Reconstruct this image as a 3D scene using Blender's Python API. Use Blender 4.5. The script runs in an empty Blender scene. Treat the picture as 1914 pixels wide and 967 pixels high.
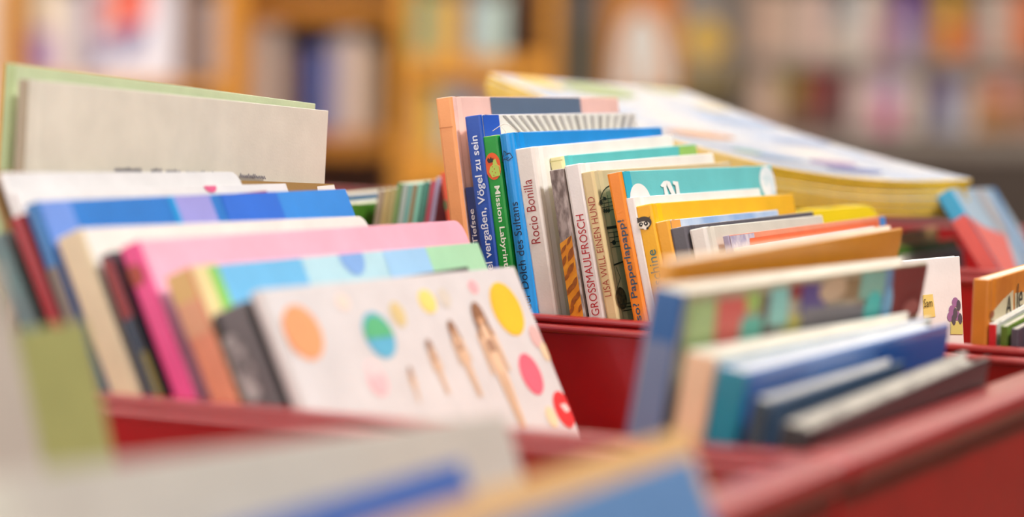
import bpy, bmesh, math, random
from mathutils import Vector, Matrix, Euler

random.seed(7)
SC = bpy.context.scene
COL = SC.collection

# ------------------------------------------------------------------ camera
FPX, CX, CY = 6270.0, 957.0, 483.5          # focal length and centre in pixels of the 1914 x 967 frame
EYE = 1.05
PITCH = math.atan((CY + 100.0) / FPX)
ROLL = 0.02
cam_data = bpy.data.cameras.new('camera')
cam = bpy.data.objects.new('camera', cam_data)
COL.objects.link(cam)
cam_data.sensor_width = 36.0
cam_data.lens = FPX / 1914.0 * 36.0
ROT = Euler((math.pi / 2 - PITCH, 0, 0)).to_matrix() @ Matrix.Rotation(ROLL, 3, 'Z')
CAM = Vector((0, 0, EYE))
cam.matrix_world = Matrix.Translation(CAM) @ ROT.to_4x4()
cam_data.clip_start = 0.02
cam_data.clip_end = 60
cam_data.dof.use_dof = True
cam_data.dof.focus_distance = 1.80
cam_data.dof.aperture_fstop = 3.9
SC.camera = cam

# ------------------------------------------------------------------ view, world, lights
SC.view_settings.view_transform = 'Standard'
SC.view_settings.look = 'None'
SC.view_settings.gamma = 1.0
SC.view_settings.exposure = 0.22
SC.view_settings.use_curve_mapping = False
LAMP_POWER = 2.9
world = bpy.data.worlds.new('world')
SC.world = world
world.use_nodes = True
wn, wl = world.node_tree.nodes, world.node_tree.links
wn['Background'].inputs[0].default_value = (1.0, 0.955, 0.925, 1)
# fill added from left and behind the camera; right side left dark
wtc = wn.new('ShaderNodeTexCoord')
wdot = wn.new('ShaderNodeVectorMath')
wdot.operation = 'DOT_PRODUCT'
wdot.inputs[1].default_value = (-0.86, -0.51, 0.0)
wl.new(wtc.outputs['Generated'], wdot.inputs[0])
wmap = wn.new('ShaderNodeMapRange')
wmap.inputs['From Min'].default_value = 0.05
wmap.inputs['From Max'].default_value = 0.95
wmap.inputs['To Min'].default_value = 0.0
wmap.inputs['To Max'].default_value = 2.5
wl.new(wdot.outputs['Value'], wmap.inputs['Value'])
wl.new(wmap.outputs[0], wn['Background'].inputs[1])


def area(name, loc, target, sx, sy, watt, col):
    d = bpy.data.lights.new(name, 'AREA')
    d.shape = 'RECTANGLE'
    d.size, d.size_y = sx, sy
    d.energy = watt
    d.color = col
    o = bpy.data.objects.new(name, d)
    COL.objects.link(o)
    o.location = loc
    o.rotation_euler = (Vector(target) - Vector(loc)).to_track_quat('-Z', 'Y').to_euler()
    return o


area('ceiling_spot_light', (1.15, 0.9, 3.1), (0.05, 1.75, 0.95), 0.4, 0.4, 60, (1.0, 0.965, 0.945))


area('bookcase_fill_light', (0.0, 5.2, 3.4), (0.0, 7.8, 0.5), 5.0, 1.2, 130, (1.0, 0.93, 0.84))  # invented area light, added to brighten the bookcases


# ------------------------------------------------------------------ geometry helpers
def ray(p):
    v = ROT @ Vector(((p[0] - CX) / FPX, -(p[1] - CY) / FPX, -1.0))
    return v.normalized()


def hit(p, q, n):
    d = ray(p)
    return CAM + d * ((q - CAM).dot(n) / d.dot(n))


def at_z(p, z):
    return hit(p, Vector((0, 0, z)), Vector((0, 0, 1)))


def at_y(p, y):
    return hit(p, Vector((0, y, 0)), Vector((0, 1, 0)))


HEAD = math.radians(25.0)


def dirA(h=HEAD):
    return Vector((math.sin(h), math.cos(h), 0))


A = dirA()
B = Vector((-A.y, A.x, 0))
Z = Vector((0, 0, 1))
RIM = EYE - 0.196
TROUGH_FLOOR = RIM - 0.185
R2 = at_z((1010, 587), RIM)                 # a point of the middle trough's front lip
R1 = at_z((700, 778), RIM)                  # a point of the near trough's front lip
PITCH_ROWS = (R2 - R1).dot(A)
ENDP = at_z((1580, 843), RIM)               # on the rail of the end wall


def row_point(k):                           # k = 0 foreground, 1, 2, 3 back
    return R2 + A * ((k - 2) * PITCH_ROWS)


# ------------------------------------------------------------------ materials
def lin(c):
    c = c / 255.0
    return c / 12.92 if c <= 0.04045 else ((c + 0.055) / 1.055) ** 2.4


def rgb(h):
    h = h.lstrip('#')
    return tuple(lin(int(h[i:i + 2], 16)) for i in (0, 2, 4)) + (1.0,)


_mats = {}


def mat(hexcol, rough=0.45, kind='plain', hex2=None, scale=60.0, coat=0.0, amount=0.10, spec=0.5, bump=0.0, stretch=(1, 1, 1), metal=0.0, rotation=(0, 0, 0), coat_rough=0.12):
    key = (hexcol, rough, kind, hex2, scale, coat, amount, spec, bump, stretch, metal, rotation, coat_rough)
    if key in _mats:
        return _mats[key]
    m = bpy.data.materials.new('surface_' + kind)
    m.use_nodes = True
    nt = m.node_tree
    N, L = nt.nodes, nt.links
    b = N['Principled BSDF']
    b.inputs['Roughness'].default_value = rough
    b.inputs['Specular IOR Level'].default_value = spec
    b.inputs['Metallic'].default_value = metal
    if coat:
        b.inputs['Coat Weight'].default_value = coat
        b.inputs['Coat Roughness'].default_value = coat_rough
        if coat_rough > 0.2:
            b.inputs['Coat IOR'].default_value = 2.0
    tc = N.new('ShaderNodeTexCoord')
    mp = N.new('ShaderNodeMapping')
    mp.inputs['Scale'].default_value = stretch
    mp.inputs['Rotation'].default_value = rotation
    L.new(tc.outputs['Object'], mp.inputs[0])
    ramp = N.new('ShaderNodeValToRGB')
    c1 = rgb(hexcol)
    if kind in ('plain', 'blotch', 'fur'):
        tx = N.new('ShaderNodeTexNoise')
        tx.inputs['Scale'].default_value = scale
        tx.inputs['Detail'].default_value = 4.0
        fac = tx.outputs['Fac']
    elif kind in ('bands', 'wood', 'pages'):
        tx = N.new('ShaderNodeTexWave')
        tx.inputs['Scale'].default_value = scale
        tx.inputs['Distortion'].default_value = {'bands': 1.5, 'wood': 5.0, 'pages': 0.6}[kind]
        tx.inputs['Detail'].default_value = 2.0
        if kind == 'pages':
            tx.bands_direction = 'Y'
        fac = tx.outputs['Fac']
    elif kind == 'cells':
        tx = N.new('ShaderNodeTexVoronoi')
        tx.inputs['Scale'].default_value = scale
        fac = tx.outputs['Distance']
    L.new(mp.outputs[0], tx.inputs['Vector'])
    L.new(fac, ramp.inputs[0])
    if hex2 is None:
        lo = tuple(x * (1 - amount) for x in c1[:3]) + (1,)
        hi = tuple(min(1, x * (1 + amount)) for x in c1[:3]) + (1,)
        ramp.color_ramp.elements[0].color = lo
        ramp.color_ramp.elements[1].color = hi
        ramp.color_ramp.elements[0].position = 0.3
        ramp.color_ramp.elements[1].position = 0.7
    else:
        ramp.color_ramp.elements[0].color = c1
        ramp.color_ramp.elements[1].color = rgb(hex2)
        ramp.color_ramp.elements[0].position = 0.38
        ramp.color_ramp.elements[1].position = 0.62
    L.new(ramp.outputs[0], b.inputs['Base Color'])
    if bump:
        bp = N.new('ShaderNodeBump')
        bp.inputs['Strength'].default_value = bump
        bp.inputs['Distance'].default_value = 0.0006
        nz = N.new('ShaderNodeTexNoise')
        nz.inputs['Scale'].default_value = 700
        L.new(tc.outputs['Object'], nz.inputs['Vector'])
        L.new(nz.outputs['Fac'], bp.inputs['Height'])
        L.new(bp.outputs[0], b.inputs['Normal'])
    _mats[key] = m
    return m


def paper(h='#f1ead9'):
    return mat(h, 0.8, 'pages', None, 300.0, amount=0.10, spec=0.2)


RED = mat('#ae1416', 0.30, amount=0.10, scale=25, coat=0.5, bump=0.05)
RED_LIP = mat('#a8151a', 0.36, amount=0.08, scale=25, coat=1.0, coat_rough=0.28)
WOOD = mat('#d6922a', 0.45, 'wood', '#bf7c1a', 1.6, stretch=(6, 6, 0.5))
WOOD_RECESS = mat('#5c3812', 0.5, 'wood', '#4c2d0e', 1.6, stretch=(6, 6, 0.5))  # same wood darkened, recess shade painted into the back panels
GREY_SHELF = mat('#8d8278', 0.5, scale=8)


# ------------------------------------------------------------------ object helpers
def link(name, me, parent=None):
    o = bpy.data.objects.new(name, me)
    COL.objects.link(o)
    if parent is not None:
        o.parent = parent
    return o


def mesh_from_bm(name, bm, mats):
    me = bpy.data.meshes.new(name)
    bm.normal_update()
    bm.to_mesh(me)
    bm.free()
    for m in mats:
        me.materials.append(m)
    return me


def tag(o, label, cat, group=None):
    o['label'] = label
    o['category'] = cat
    if group:
        o['group'] = group
    return o


def structure(o):
    o['kind'] = 'structure'
    return o


def bevel(o, w, seg=2, ang=40):
    md = o.modifiers.new('bevel', 'BEVEL')
    md.width = w
    md.segments = seg
    md.limit_method = 'ANGLE'
    md.angle_limit = math.radians(ang)
    return o


def add_box(bm, lo, hi, mi=0):
    vs = [bm.verts.new((x, y, z)) for z in (lo[2], hi[2]) for y in (lo[1], hi[1]) for x in (lo[0], hi[0])]
    for idx in ((0, 2, 3, 1), (4, 5, 7, 6), (0, 1, 5, 4), (2, 6, 7, 3), (0, 4, 6, 2), (1, 3, 7, 5)):
        f = bm.faces.new([vs[i] for i in idx])
        f.material_index = mi


def frame(origin, x, y, z):
    m = Matrix((x, y, z)).transposed().to_4x4()
    m.translation = origin
    return m


def extrude_profile(bm, pts, z0, z1, mids, cap_mi):
    n = len(pts)
    lo = [bm.verts.new((p[0], p[1], z0)) for p in pts]
    hi = [bm.verts.new((p[0], p[1], z1)) for p in pts]
    for i in range(n):
        j = (i + 1) % n
        f = bm.faces.new((lo[i], lo[j], hi[j], hi[i]))
        f.material_index = mids[i]
    f = bm.faces.new(hi)
    f.material_index = cap_mi
    f = bm.faces.new(list(reversed(lo)))
    f.material_index = cap_mi


def text_mesh(s, bold=0.0, shear=0.0, spacing=1.0):
    cu = bpy.data.curves.new('lettering', 'FONT')
    cu.body = s
    cu.size = 1.0
    cu.offset = bold
    cu.shear = shear
    cu.space_character = spacing
    cu.extrude = 0.0
    cu.resolution_u = 4
    ob = bpy.data.objects.new('lettering', cu)
    COL.objects.link(ob)
    dg = bpy.context.evaluated_depsgraph_get()
    dg.update()
    me = bpy.data.meshes.new_from_object(ob.evaluated_get(dg))
    bpy.data.objects.remove(ob)
    bpy.data.curves.remove(cu)
    return me


REPORT = []
BOOKS = []


class Book:
    """A book standing in a trough. Local axes: x from spine to fore-edge, y from front cover to back cover, z up."""

    def __init__(self, name, label, row=2, p0=None, p1=None, pL=None, pb=None, W=0.22, tilt=0.0, t=None,
                 off=0.008, head=None, lean=None, fore=False, spine='#ffffff', front=None, back=None, edge=None,
                 pages='#efe6d4', soft=False, cat='book', group=None, H=None, rough=0.4, round_spine=0.0, floor=None, corner=0.0):
        h = HEAD if head is None else math.radians(head)
        a = dirA(h)
        q = row_point(row) + A * off
        self.name, self.label, self.cat, self.group, self.soft = name, label, cat, group, soft
        wd = Vector((a.x * math.cos(tilt), a.y * math.cos(tilt), math.sin(tilt)))
        if fore:
            P1 = hit(p1, q + A * W, A)
            P0 = P1 - wd * W
            if p0 is not None:
                P0 = hit(p0, P1, Vector((a.y, -a.x, 0)))
                wd = P1 - P0
                W = wd.length
                wd.normalize()
        else:
            P0 = hit(p0, q, A)
            if p1 is not None:
                side = Vector((a.y, -a.x, 0))
                P1 = hit(p1, P0, side)
                wd = (P1 - P0)
                W = wd.length
                wd.normalize()
        if pb is not None and lean is None:
            n1 = ray(p0).cross(ray(pb))
            dn = wd.cross(n1).normalized()
            if dn.z > 0:
                dn = -dn
            U = -dn
        else:
            N0 = Z.cross(wd).normalized()
            U = (wd.cross(N0) * math.cos(lean) + N0 * math.sin(lean)).normalized()
        Nn = U.cross(wd).normalized()
        if t is None:
            PL = hit(pL, P0, wd)
            t = max(0.003, (PL - P0).dot(Nn))
        zf = TROUGH_FLOOR if floor is None else floor
        if H is None:
            m = min(0, W * wd.z) + min(0, t * Nn.z)
            H = (P0.z + m - zf) / U.z
        self.W, self.t, self.H, self.wd, self.N, self.U = W, t, H, wd, Nn, U
        self.O = P0 - U * H
        self.M = frame(self.O, wd, Nn, U)
        self.Mi = self.M.inverted()
        REPORT.append('%-22s W%.3f t%.4f H%.3f lean%+.1f tilt%+.1f  sB=%.3f Y=%.2f' % (
            label[:22], W, t, H, math.degrees(math.asin(max(-1, min(1, U.dot(B))))), math.degrees(math.asin(wd.z)),
            (P0 - R2).dot(B), P0.y))
        BOOKS.append(self)
        front = front or spine
        back = back or front
        mk = lambda c: c if not isinstance(c, str) else mat(c, rough, bump=0.12, scale=45, amount=0.06, coat=0.15)
        self.mats = [mk(spine), mk(front), mk(back), mk(edge or front), mat('#f3efe6', 0.7, scale=30)]  # edge colours mostly lightened to paint light caught along the cover tops
        self.page_mat = paper(pages)
        self.decals = []
        self.titles = []
        self.extra = []
        self.rs = round_spine
        self.corner = corner

    # pixel -> local
    def f(self, p):
        v = self.Mi @ hit(p, self.O, self.N)
        return (v.x, v.z)

    def s(self, p):
        v = self.Mi @ hit(p, self.O, self.wd)
        return (v.y, v.z)

    def mi(self, m):
        if isinstance(m, str):
            m = mat(m, 0.45, scale=45, amount=0.05, coat=0.1)
        if m not in self.mats:
            self.mats.append(m)
        return self.mats.index(m)

    def on_front(self, pts, m, lift=1):
        self.decals.append(('f', pts, self.mi(m), lift))

    def on_spine(self, pts, m, lift=1):
        e = 0.0004
        pts = [(min(max(y, e), self.t - e), z) for y, z in pts]
        self.decals.append(('s', pts, self.mi(m), lift))

    def front_px(self, pts, m, lift=1):
        q = [self.f(p) for p in pts]
        self.on_front([(min(max(x, 0.0005), self.W - 0.0005), min(max(z, 0.0005), self.H - 0.0005)) for x, z in q], m, lift)

    def spine_px(self, pts, m, lift=1):
        q = [self.s(p) for p in pts]
        self.on_spine([(y, min(max(z, 0.0005), self.H - 0.0005)) for y, z in q], m, lift)

    def front_ellipse(self, p, rx, rz, m, lift=1, rot=0.0, n=28):
        x, z = self.f(p)
        pts = []
        for i in range(n):
            c, s_ = math.cos(2 * math.pi * i / n) * rx, math.sin(2 * math.pi * i / n) * rz
            pts.append((x + c * math.cos(rot) - s_ * math.sin(rot), z + c * math.sin(rot) + s_ * math.cos(rot)))
        self.on_front([(min(max(a, .0003), self.W - .0003), min(max(b, .0003), self.H - .0003)) for a, b in pts], m, lift)

    def spine_ellipse(self, p, ry, rz, m, lift=1, n=22, rot=0.0):
        y, z = self.s(p)
        pts = []
        for i in range(n):
            c, s_ = math.cos(2 * math.pi * i / n) * ry, math.sin(2 * math.pi * i / n) * rz
            pts.append((y + c * math.cos(rot) - s_ * math.sin(rot), z + c * math.sin(rot) + s_ * math.cos(rot)))
        self.on_spine(pts, m, lift)

    def stroke(self, side, px, w, m, lift=2):
        conv = self.f if side == 'f' else self.s
        q = [Vector(conv(p)) for p in px]
        for a, b in zip(q[:-1], q[1:]):
            d = (b - a)
            if d.length < 1e-6:
                continue
            d.normalize()
            n = Vector((-d.y, d.x)) * w * 0.5
            e = d * w * 0.3
            pts = [a - e + n, b + e + n, b + e - n, a - e - n]
            (self.on_front if side == 'f' else self.on_spine)([tuple(v) for v in pts], m, lift)

    def spine_text(self, s, a, b, m, height=0.6, bold=0.0, down=False, centre=0.5, name='title', spacing=1.0, label=None):
        """a = pixel where the text starts, b = pixel where it ends, both on the spine; height = share of the thickness"""
        za, zb = self.s(a)[1], self.s(b)[1]
        self.titles.append(('s', s, za, zb, m, height * self.t, bold, down, centre * self.t, name, spacing))

    def front_text(self, s, a, b, m, height, bold=0.0, name='title'):
        xa, z0 = self.f(a)
        xb, _ = self.f(b)
        self.titles.append(('f', s, xa, xb, m, height, bold, False, z0, name, 1.0))

    def build(self, single=False):
        W, t, H = self.W, self.t, self.H
        soft = self.soft
        bt = 0.0007 if soft else min(0.0022, t * 0.22)
        r = min(0.0016, t * 0.2)
        gd = 0 if soft else min(0.0011, bt * 0.55)
        hx = 0.0085
        path = [(W, 0, 1)]
        if not soft:
            path += [(hx + .0035, 0, 1), (hx, gd, 1), (hx - .0035, 0, 1)]
        path += [(r, 0, 0), (r * .3, r * .3, 0)]
        k = 6
        for i in range(k + 1):
            u = i / k
            path.append((-self.rs * math.sin(math.pi * u) ** 0.8, r + (t - 2 * r) * u, 0))
        path += [(r * .3, t - r * .3, 0), (r, t, 2)]
        if not soft:
            path += [(hx - .0035, t, 2), (hx, t - gd, 2), (hx + .0035, t, 2)]
        path += [(W, t, 3), (W, t - bt, 4), (bt, t - bt, 4), (bt, bt, 4), (W, bt, 3)]
        bm = bmesh.new()
        extrude_profile(bm, [(p[0], p[1]) for p in reversed(path)], 0, H, [p[2] for p in list(reversed(path))[1:]] + [path[-1][2]], 3)
        # which material each strip got: strip i joins reversed points i and i+1
        bmesh.ops.recalc_face_normals(bm, faces=bm.faces)
        if self.corner:
            bm.edges.ensure_lookup_table()
            es = [e for e in bm.edges if all(abs(v.co.x - W) < 1e-6 for v in e.verts) and abs(e.verts[0].co.z - e.verts[1].co.z) < 1e-6]
            bmesh.ops.bevel(bm, geom=es, offset=self.corner, segments=5, profile=.5, affect='EDGES')
        for di, (side, pts, mi, lift) in enumerate(self.decals):
            e = 0.00012 + 0.00016 * lift + 0.000004 * di
            try:
                if side == 'f':
                    vs = [bm.verts.new((x, -e, z)) for x, z in pts]
                else:
                    vs = [bm.verts.new((-e - self.rs * math.sin(math.pi * min(1, max(0, y / t))) ** 0.8, y, z)) for y, z in pts]
                fc = bm.faces.new(vs)
                fc.normal_update()
                want = Vector((0, -1, 0)) if side == 'f' else Vector((-1, 0, 0))
                if fc.normal.dot(want) < 0:
                    fc.normal_flip()
                fc.material_index = mi
            except ValueError:
                pass
        pb = bmesh.new()
        oh = 0.0 if soft else 0.0032
        # page block with a slightly hollow fore-edge
        pr = [(bt + .0004, bt + .0001), (W - oh, bt + .0001), (W - oh - .0012, t / 2), (W - oh, t - bt - .0001), (bt + .0004, t - bt - .0001)]
        extrude_profile(pb, pr, oh, H - oh, [0] * 5, 0)
        bmesh.ops.recalc_face_normals(pb, faces=pb.faces)
        root = bpy.data.objects.new(self.name, None)
        root.empty_display_size = 0.02
        COL.objects.link(root)
        root.matrix_world = self.M
        tag(root, self.label, self.cat, self.group)
        c = link('cover', mesh_from_bm('cover', bm, self.mats), root)
        if not soft:
            bevel(c, min(0.0006, bt * .3), 2, 50)
        link('page_block', mesh_from_bm('page_block', pb, [self.page_mat]), root)
        for side, s, a, b, m, hgt, bold, down, cen, nm, sp in self.titles:
            me = text_mesh(s, bold, spacing=sp)
            xs = [v.co.x for v in me.vertices]
            ys = [v.co.y for v in me.vertices]
            if not xs:
                continue
            x0, x1, y0, y1 = min(xs), max(xs), min(ys), max(ys)
            for v in me.vertices:
                u = (v.co.x - x0) / (x1 - x0)
                w = (v.co.y - y0) / (y1 - y0) - 0.5
                if side == 's':
                    yy = cen + (w * hgt if not down else -w * hgt)
                    v.co = Vector((-0.0007 - self.rs * math.sin(math.pi * min(1, max(0, yy / t))) ** 0.8, yy, a + (b - a) * u))
                else:
                    v.co = Vector((a + (b - a) * u, -0.0007, cen + (w + .5) * hgt))
            me.materials.clear()
            me.materials.append(mat(m, 0.5, scale=40, amount=0.04) if isinstance(m, str) else m)
            link(nm, me, root)
        self.root = root
        return root


# ------------------------------------------------------------------ the setting
bm = bmesh.new()
add_box(bm, (-6, -3, -0.1), (6, 9.2, 0))
structure(link('floor', mesh_from_bm('floor', bm, [mat('#6a5a4c', 0.9, scale=30, amount=0.2, spec=0.2)])))
bm = bmesh.new()
add_box(bm, (-6, 9.0, 0), (6, 9.15, 3.6))
structure(link('wall_back', mesh_from_bm('wall_back', bm, [mat('#ece6de', 0.8, scale=6)])))

bm = bmesh.new()
add_box(bm, (-6, -3, 3.6), (6, 9.15, 3.7))
structure(link('ceiling', mesh_from_bm('ceiling', bm, [mat('#efe9e0', 0.8, scale=6)])))
LAMP = bpy.data.materials.new('surface_lamp')
LAMP.use_nodes = True
LAMP.node_tree.nodes['Principled BSDF'].inputs['Emission Color'].default_value = (1, .94, .885, 1)
LAMP.node_tree.nodes['Principled BSDF'].inputs['Emission Strength'].default_value = LAMP_POWER
k = 0
for yy, word in ((0.6, 'first'), (3.0, 'second'), (5.4, 'third'), (7.8, 'rearmost')):  # unseen panels added for fill and for reflections on the rails
    for xx, side in ((-4.2, 'left'), (0.0, 'middle'), (4.2, 'right')):
        if side == 'right' and yy < 5:
            continue                        # near right panels left out, so the end panel stays darker
        root = bpy.data.objects.new('added_ceiling_light', None)
        COL.objects.link(root)
        root.location = (xx, yy, 3.6)
        tag(root, 'white ceiling light panel added out of view, %s row, %s' % (word, side), 'ceiling light', 'added ceiling light panels')
        bm = bmesh.new()
        add_box(bm, (-1.3, -.36, -.05), (1.3, .36, 0))
        link('housing', mesh_from_bm('housing', bm, [mat('#e8e4de', .5)]), root)
        bm = bmesh.new()
        add_box(bm, (-1.25, -.31, -.058), (1.25, .31, -.051))
        link('diffuser', mesh_from_bm('diffuser', bm, [LAMP]), root)

# ------------------------------------------------------------------ troughs
WALL = 0.004


def panel(name, parent, s0, s1, a0, a1, z0, z1, m, lip=0.0, w=0.0018):
    """a metal sheet in the trough's own frame: x along A, y along B"""
    bm = bmesh.new()
    add_box(bm, (a0, s0, z0), (a1, s1, z1))
    o = link(name, mesh_from_bm(name, bm, [m]), parent)
    bevel(o, w, 3)
    return o


END_S = (ENDP - R2).dot(B)                  # where the end wall stands along B


def trough(row, label, length, dz):
    root = bpy.data.objects.new('book_trough', None)
    COL.objects.link(root)
    o = row_point(row) + B * END_S
    root.matrix_world = frame(Vector((o.x, o.y, 0)), A, B, Z)
    tag(root, label, 'book trough', 'red metal book troughs standing in parallel rows')
    wdt = PITCH_ROWS - 0.0075
    zb = TROUGH_FLOOR
    panel('front_panel', root, 0.012, length, -0.002, 0.0022, zb - 0.03, RIM - 0.002, RED)
    panel('back_panel', root, 0.012, length, wdt - 0.004, wdt, zb - 0.03, RIM - 0.0055, RED)
    # rolled lips along both long sides
    for nm, a0, a1, z in (('lip', -0.0036, 0.0042, RIM), ('lip', wdt - 0.0062, wdt + 0.0010, RIM - 0.0040)):
        panel(nm, root, 0.010, length + 0.002, a0, a1, z - 0.0042, z, RED_LIP, w=0.0017)
    panel('bottom', root, 0.012, length, 0.0022, wdt - 0.004, zb - 0.004, zb - 0.0008, RED)
    e = panel('end_panel', root, -0.004, 0.011, -0.0038, wdt + 0.0014, 0.0, RIM - 0.006, RED)
    panel('end_rail', root, -0.010, 0.0145, -0.0036, wdt + 0.0012, RIM - 0.0135, RIM + 0.001, RED_LIP, w=0.006)
    panel('end_panel', root, length - 0.002, length + 0.010, -0.0036, wdt + 0.001, 0.0, RIM - 0.004, RED)
    return root


trough(0, 'nearest red metal book trough at the bottom of the photo, mostly out of focus', 1.3, 0)
trough(1, 'second red metal book trough holding the spotted white book and the pink book', 1.3, 0)
trough(2, 'red metal book trough with the sharp front panel and shiny lip under the green book', 1.3, 0)
trough(3, 'rear red metal book trough under the pile of yellow booklets', 1.3, 0)

# ------------------------------------------------------------------ middle trough, sharp books
G2 = 'picture books standing in the middle trough'


def hb(label, **k):
    k.setdefault('group', G2)
    return Book('picture_book', label, **k)


# back to front
b = hb('tall book with a peach spine and a pale pink cover with a slate block', p0=(843, 180), pL=(813, 184), p1=(1155, 182), pb=(873, 440),
       spine='#f0a268', front='#f6c9bd', edge='#f8d9cd', rough=0.5)
x0, x1 = b.f((915, 182))[0], b.f((1083, 182))[0]
b.on_front([(x0, b.H * .55), (x1, b.H * .55), (x1, b.H - .0004), (x0, b.H - .0004)], '#61748c')
b.stroke('s', [(822, 240), (846, 237)], 0.0005, '#c87f4a')
b.build()

b = hb('short dark navy book with white lettering tucked behind the royal blue spine', p0=(886, 349), pL=(868, 353), W=0.21, lean=0.1658, pb=(905, 447), tilt=-.02,
       spine='#1f3272', front='#24397f', off=0.0085, rough=0.6)
b.spine_text('die Tiefsee', (896, 490), (882, 391), '#ece9ee', 0.50, 0.006, centre=0.50)
b.build()

b = hb('royal blue book with a white title and a white cover of grey rays', p0=(898, 214), pL=(867, 219), p1=(1188, 210), lean=0.1693, pb=(937, 494),
       spine='#1d4fb0', front='#eeeae2', edge='#2a5cc0', rough=0.35)
for k in range(17):
    xt = 938 + 15 * k
    q = [(xt, 216), (xt + 6.5, 216), (xt + 6.5 + (1120 - xt) * .42, 300), (xt + 3 + (1120 - xt) * .42, 300)]
    b.front_px(q, '#b9b4b0' if k % 3 else '#a5a09c', 1)
x1 = b.f((931, 214))[0]
b.on_front([(0.0017, 0.001), (x1, 0.001), (x1, b.H - .0004), (0.0017, b.H - .0004)], '#1f57c2')
b.spine_text('Vögel vergaßen, Vögel zu sein', (915, 545), (887, 254), '#e3e9f5', 0.56, 0.012, centre=0.46)
b.build()

b = hb('bright green book with a white title and an orange disc on its spine', p0=(930, 252), pL=(901, 258), W=0.19, lean=0.1728, pb=(963, 494), tilt=-0.03,
       spine='#149a35', front='#1a9c3a', edge='#e8e26a', rough=0.35)
b.spine_ellipse((922, 311), 0.0047, 0.0074, '#ea5a1c', 1)
b.spine_px([(921, 300), (927, 297), (929, 304), (933, 312), (936, 328), (921, 332), (915, 322), (917, 312), (922, 308)], '#b9d25a', 2)
b.spine_px([(911, 300), (913, 295), (916, 298), (918, 293), (920, 297), (923, 295), (922, 303), (914, 305)], '#231c14', 3)
for q in ((921, 312), (925, 316), (921, 321), (927, 323), (924, 328)):
    b.spine_ellipse(q, 0.0003, 0.0004, '#c9561d', 3, 8)
b.stroke('s', [(927, 307), (935, 311), (937, 318)], 0.0006, '#e7b35b', 3)
b.spine_text('Mission Labyrinth', (926, 348), (956, 508), '#f3f6e8', 0.44, 0.012, down=True, centre=0.46)
b.build()

b = hb('sky blue book with a black fish drawing and black lettering on its spine', p0=(960, 247), pL=(932, 250), p1=(1237, 237), lean=0.1780, pb=(1001, 548),
       spine='#1b94e2', front='#1f8fdd', edge='#66b8ee', rough=0.28, round_spine=0.0012)
fish = [(947, 290), (955, 286), (960, 294), (952, 300), (945, 297), (940, 302), (941, 296), (937, 292), (943, 292), (944, 282), (949, 287), (955, 286)]
b.stroke('s', fish, 0.0004, '#10203a')
b.stroke('s', [(948, 294), (950, 297), (953, 294)], 0.0003, '#10203a')
b.spine_text('und der Dolch des Sultans', (990, 620), (963, 378), '#0e1f3a', 0.50, 0.0, centre=0.50)
pth = [b.M @ Vector((x, y, z)) for x, y, z in ((-.001, .006, b.H - .001), (-.0012, .0105, b.H + .0016), (-.0015, .014, b.H + .0008), (-.002, .018, b.H - .003))]
b.build()


def thread(pts, rad, m, parent):
    cu = bpy.data.curves.new('loose_thread', 'CURVE')
    cu.dimensions = '3D'
    sp = cu.splines.new('NURBS')
    sp.points.add(len(pts) - 1)
    for q, p in zip(sp.points, pts):
        q.co = (*p, 1)
    sp.use_endpoint_u = True
    sp.order_u = 3
    cu.bevel_depth = rad
    cu.bevel_resolution = 2
    ob = bpy.data.objects.new('tmp', cu)
    COL.objects.link(ob)
    dg = bpy.context.evaluated_depsgraph_get()
    dg.update()
    me = bpy.data.meshes.new_from_object(ob.evaluated_get(dg))
    bpy.data.objects.remove(ob)
    me.materials.clear()
    me.materials.append(m)
    return link('loose_thread', me, parent)


q = row_point(2) + A * 0.006
tp = [b.Mi @ hit(p, b.O - b.wd * 0.002, b.wd) for p in ((921, 245), (932, 237), (944, 230), (955, 235), (961, 247))]
tp[-1].x = 0.002
tp2 = [b.Mi @ hit(p, b.O - b.wd * 0.001, b.wd) for p in ((937, 235), (942, 241), (946, 250))]
thread(tp, 0.00022, mat('#f2ece2', 0.7), b.root)
thread(tp2, 0.00022, mat('#f2ece2', 0.7), b.root)

b = hb('plain white book with a red handwritten name on its broad spine', p0=(996, 274), pL=(960, 281), p1=(1257, 252), lean=0.1868, pb=(1041, 578),
       spine='#eae2d9', front='#f5f1ea', edge='#ffffff', rough=0.35)
b.spine_text('Rocio Bonilla', (1006, 455), (987, 336), '#9c1b20', 0.46, -0.004, centre=0.52)
b.build()

b = hb('pale yellow spined book with a turquoise cover set back between white books', p0=(1052, 291), pL=(1026, 296), p1=(1300, 269), lean=0.1937, pb=(1082, 480), off=0.026,
       spine='#e9e0a8', front='#5fc4c4', edge='#bfe6e2', rough=0.4, H=0.24, floor=None)
b.front_px([(1268, 271), (1300, 269), (1304, 300), (1270, 300)], '#9fcf6a')
b.stroke('s', [(1028, 303), (1052, 299)], 0.0006, '#c9bf7e')
b.build()

b = hb('book with a grey fur spine above an orange field of brown leaves', p0=(1051, 315), pL=(1025, 320), W=0.205, tilt=-0.03, lean=0.1990, pb=(1096, 583), off=0.007,
       spine=mat('#a89a94', 0.8, 'fur', '#6e605c', 330, stretch=(1, 1, 0.4), amount=.2), front='#b3a49b', edge='#d9cfc6', rough=0.6)
b.spine_px([(1046, 456), (1075, 439), (1098, 590), (1066, 600)], mat('#e59a22', 0.5, 'blotch', '#d78412', 160), 1)


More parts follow.
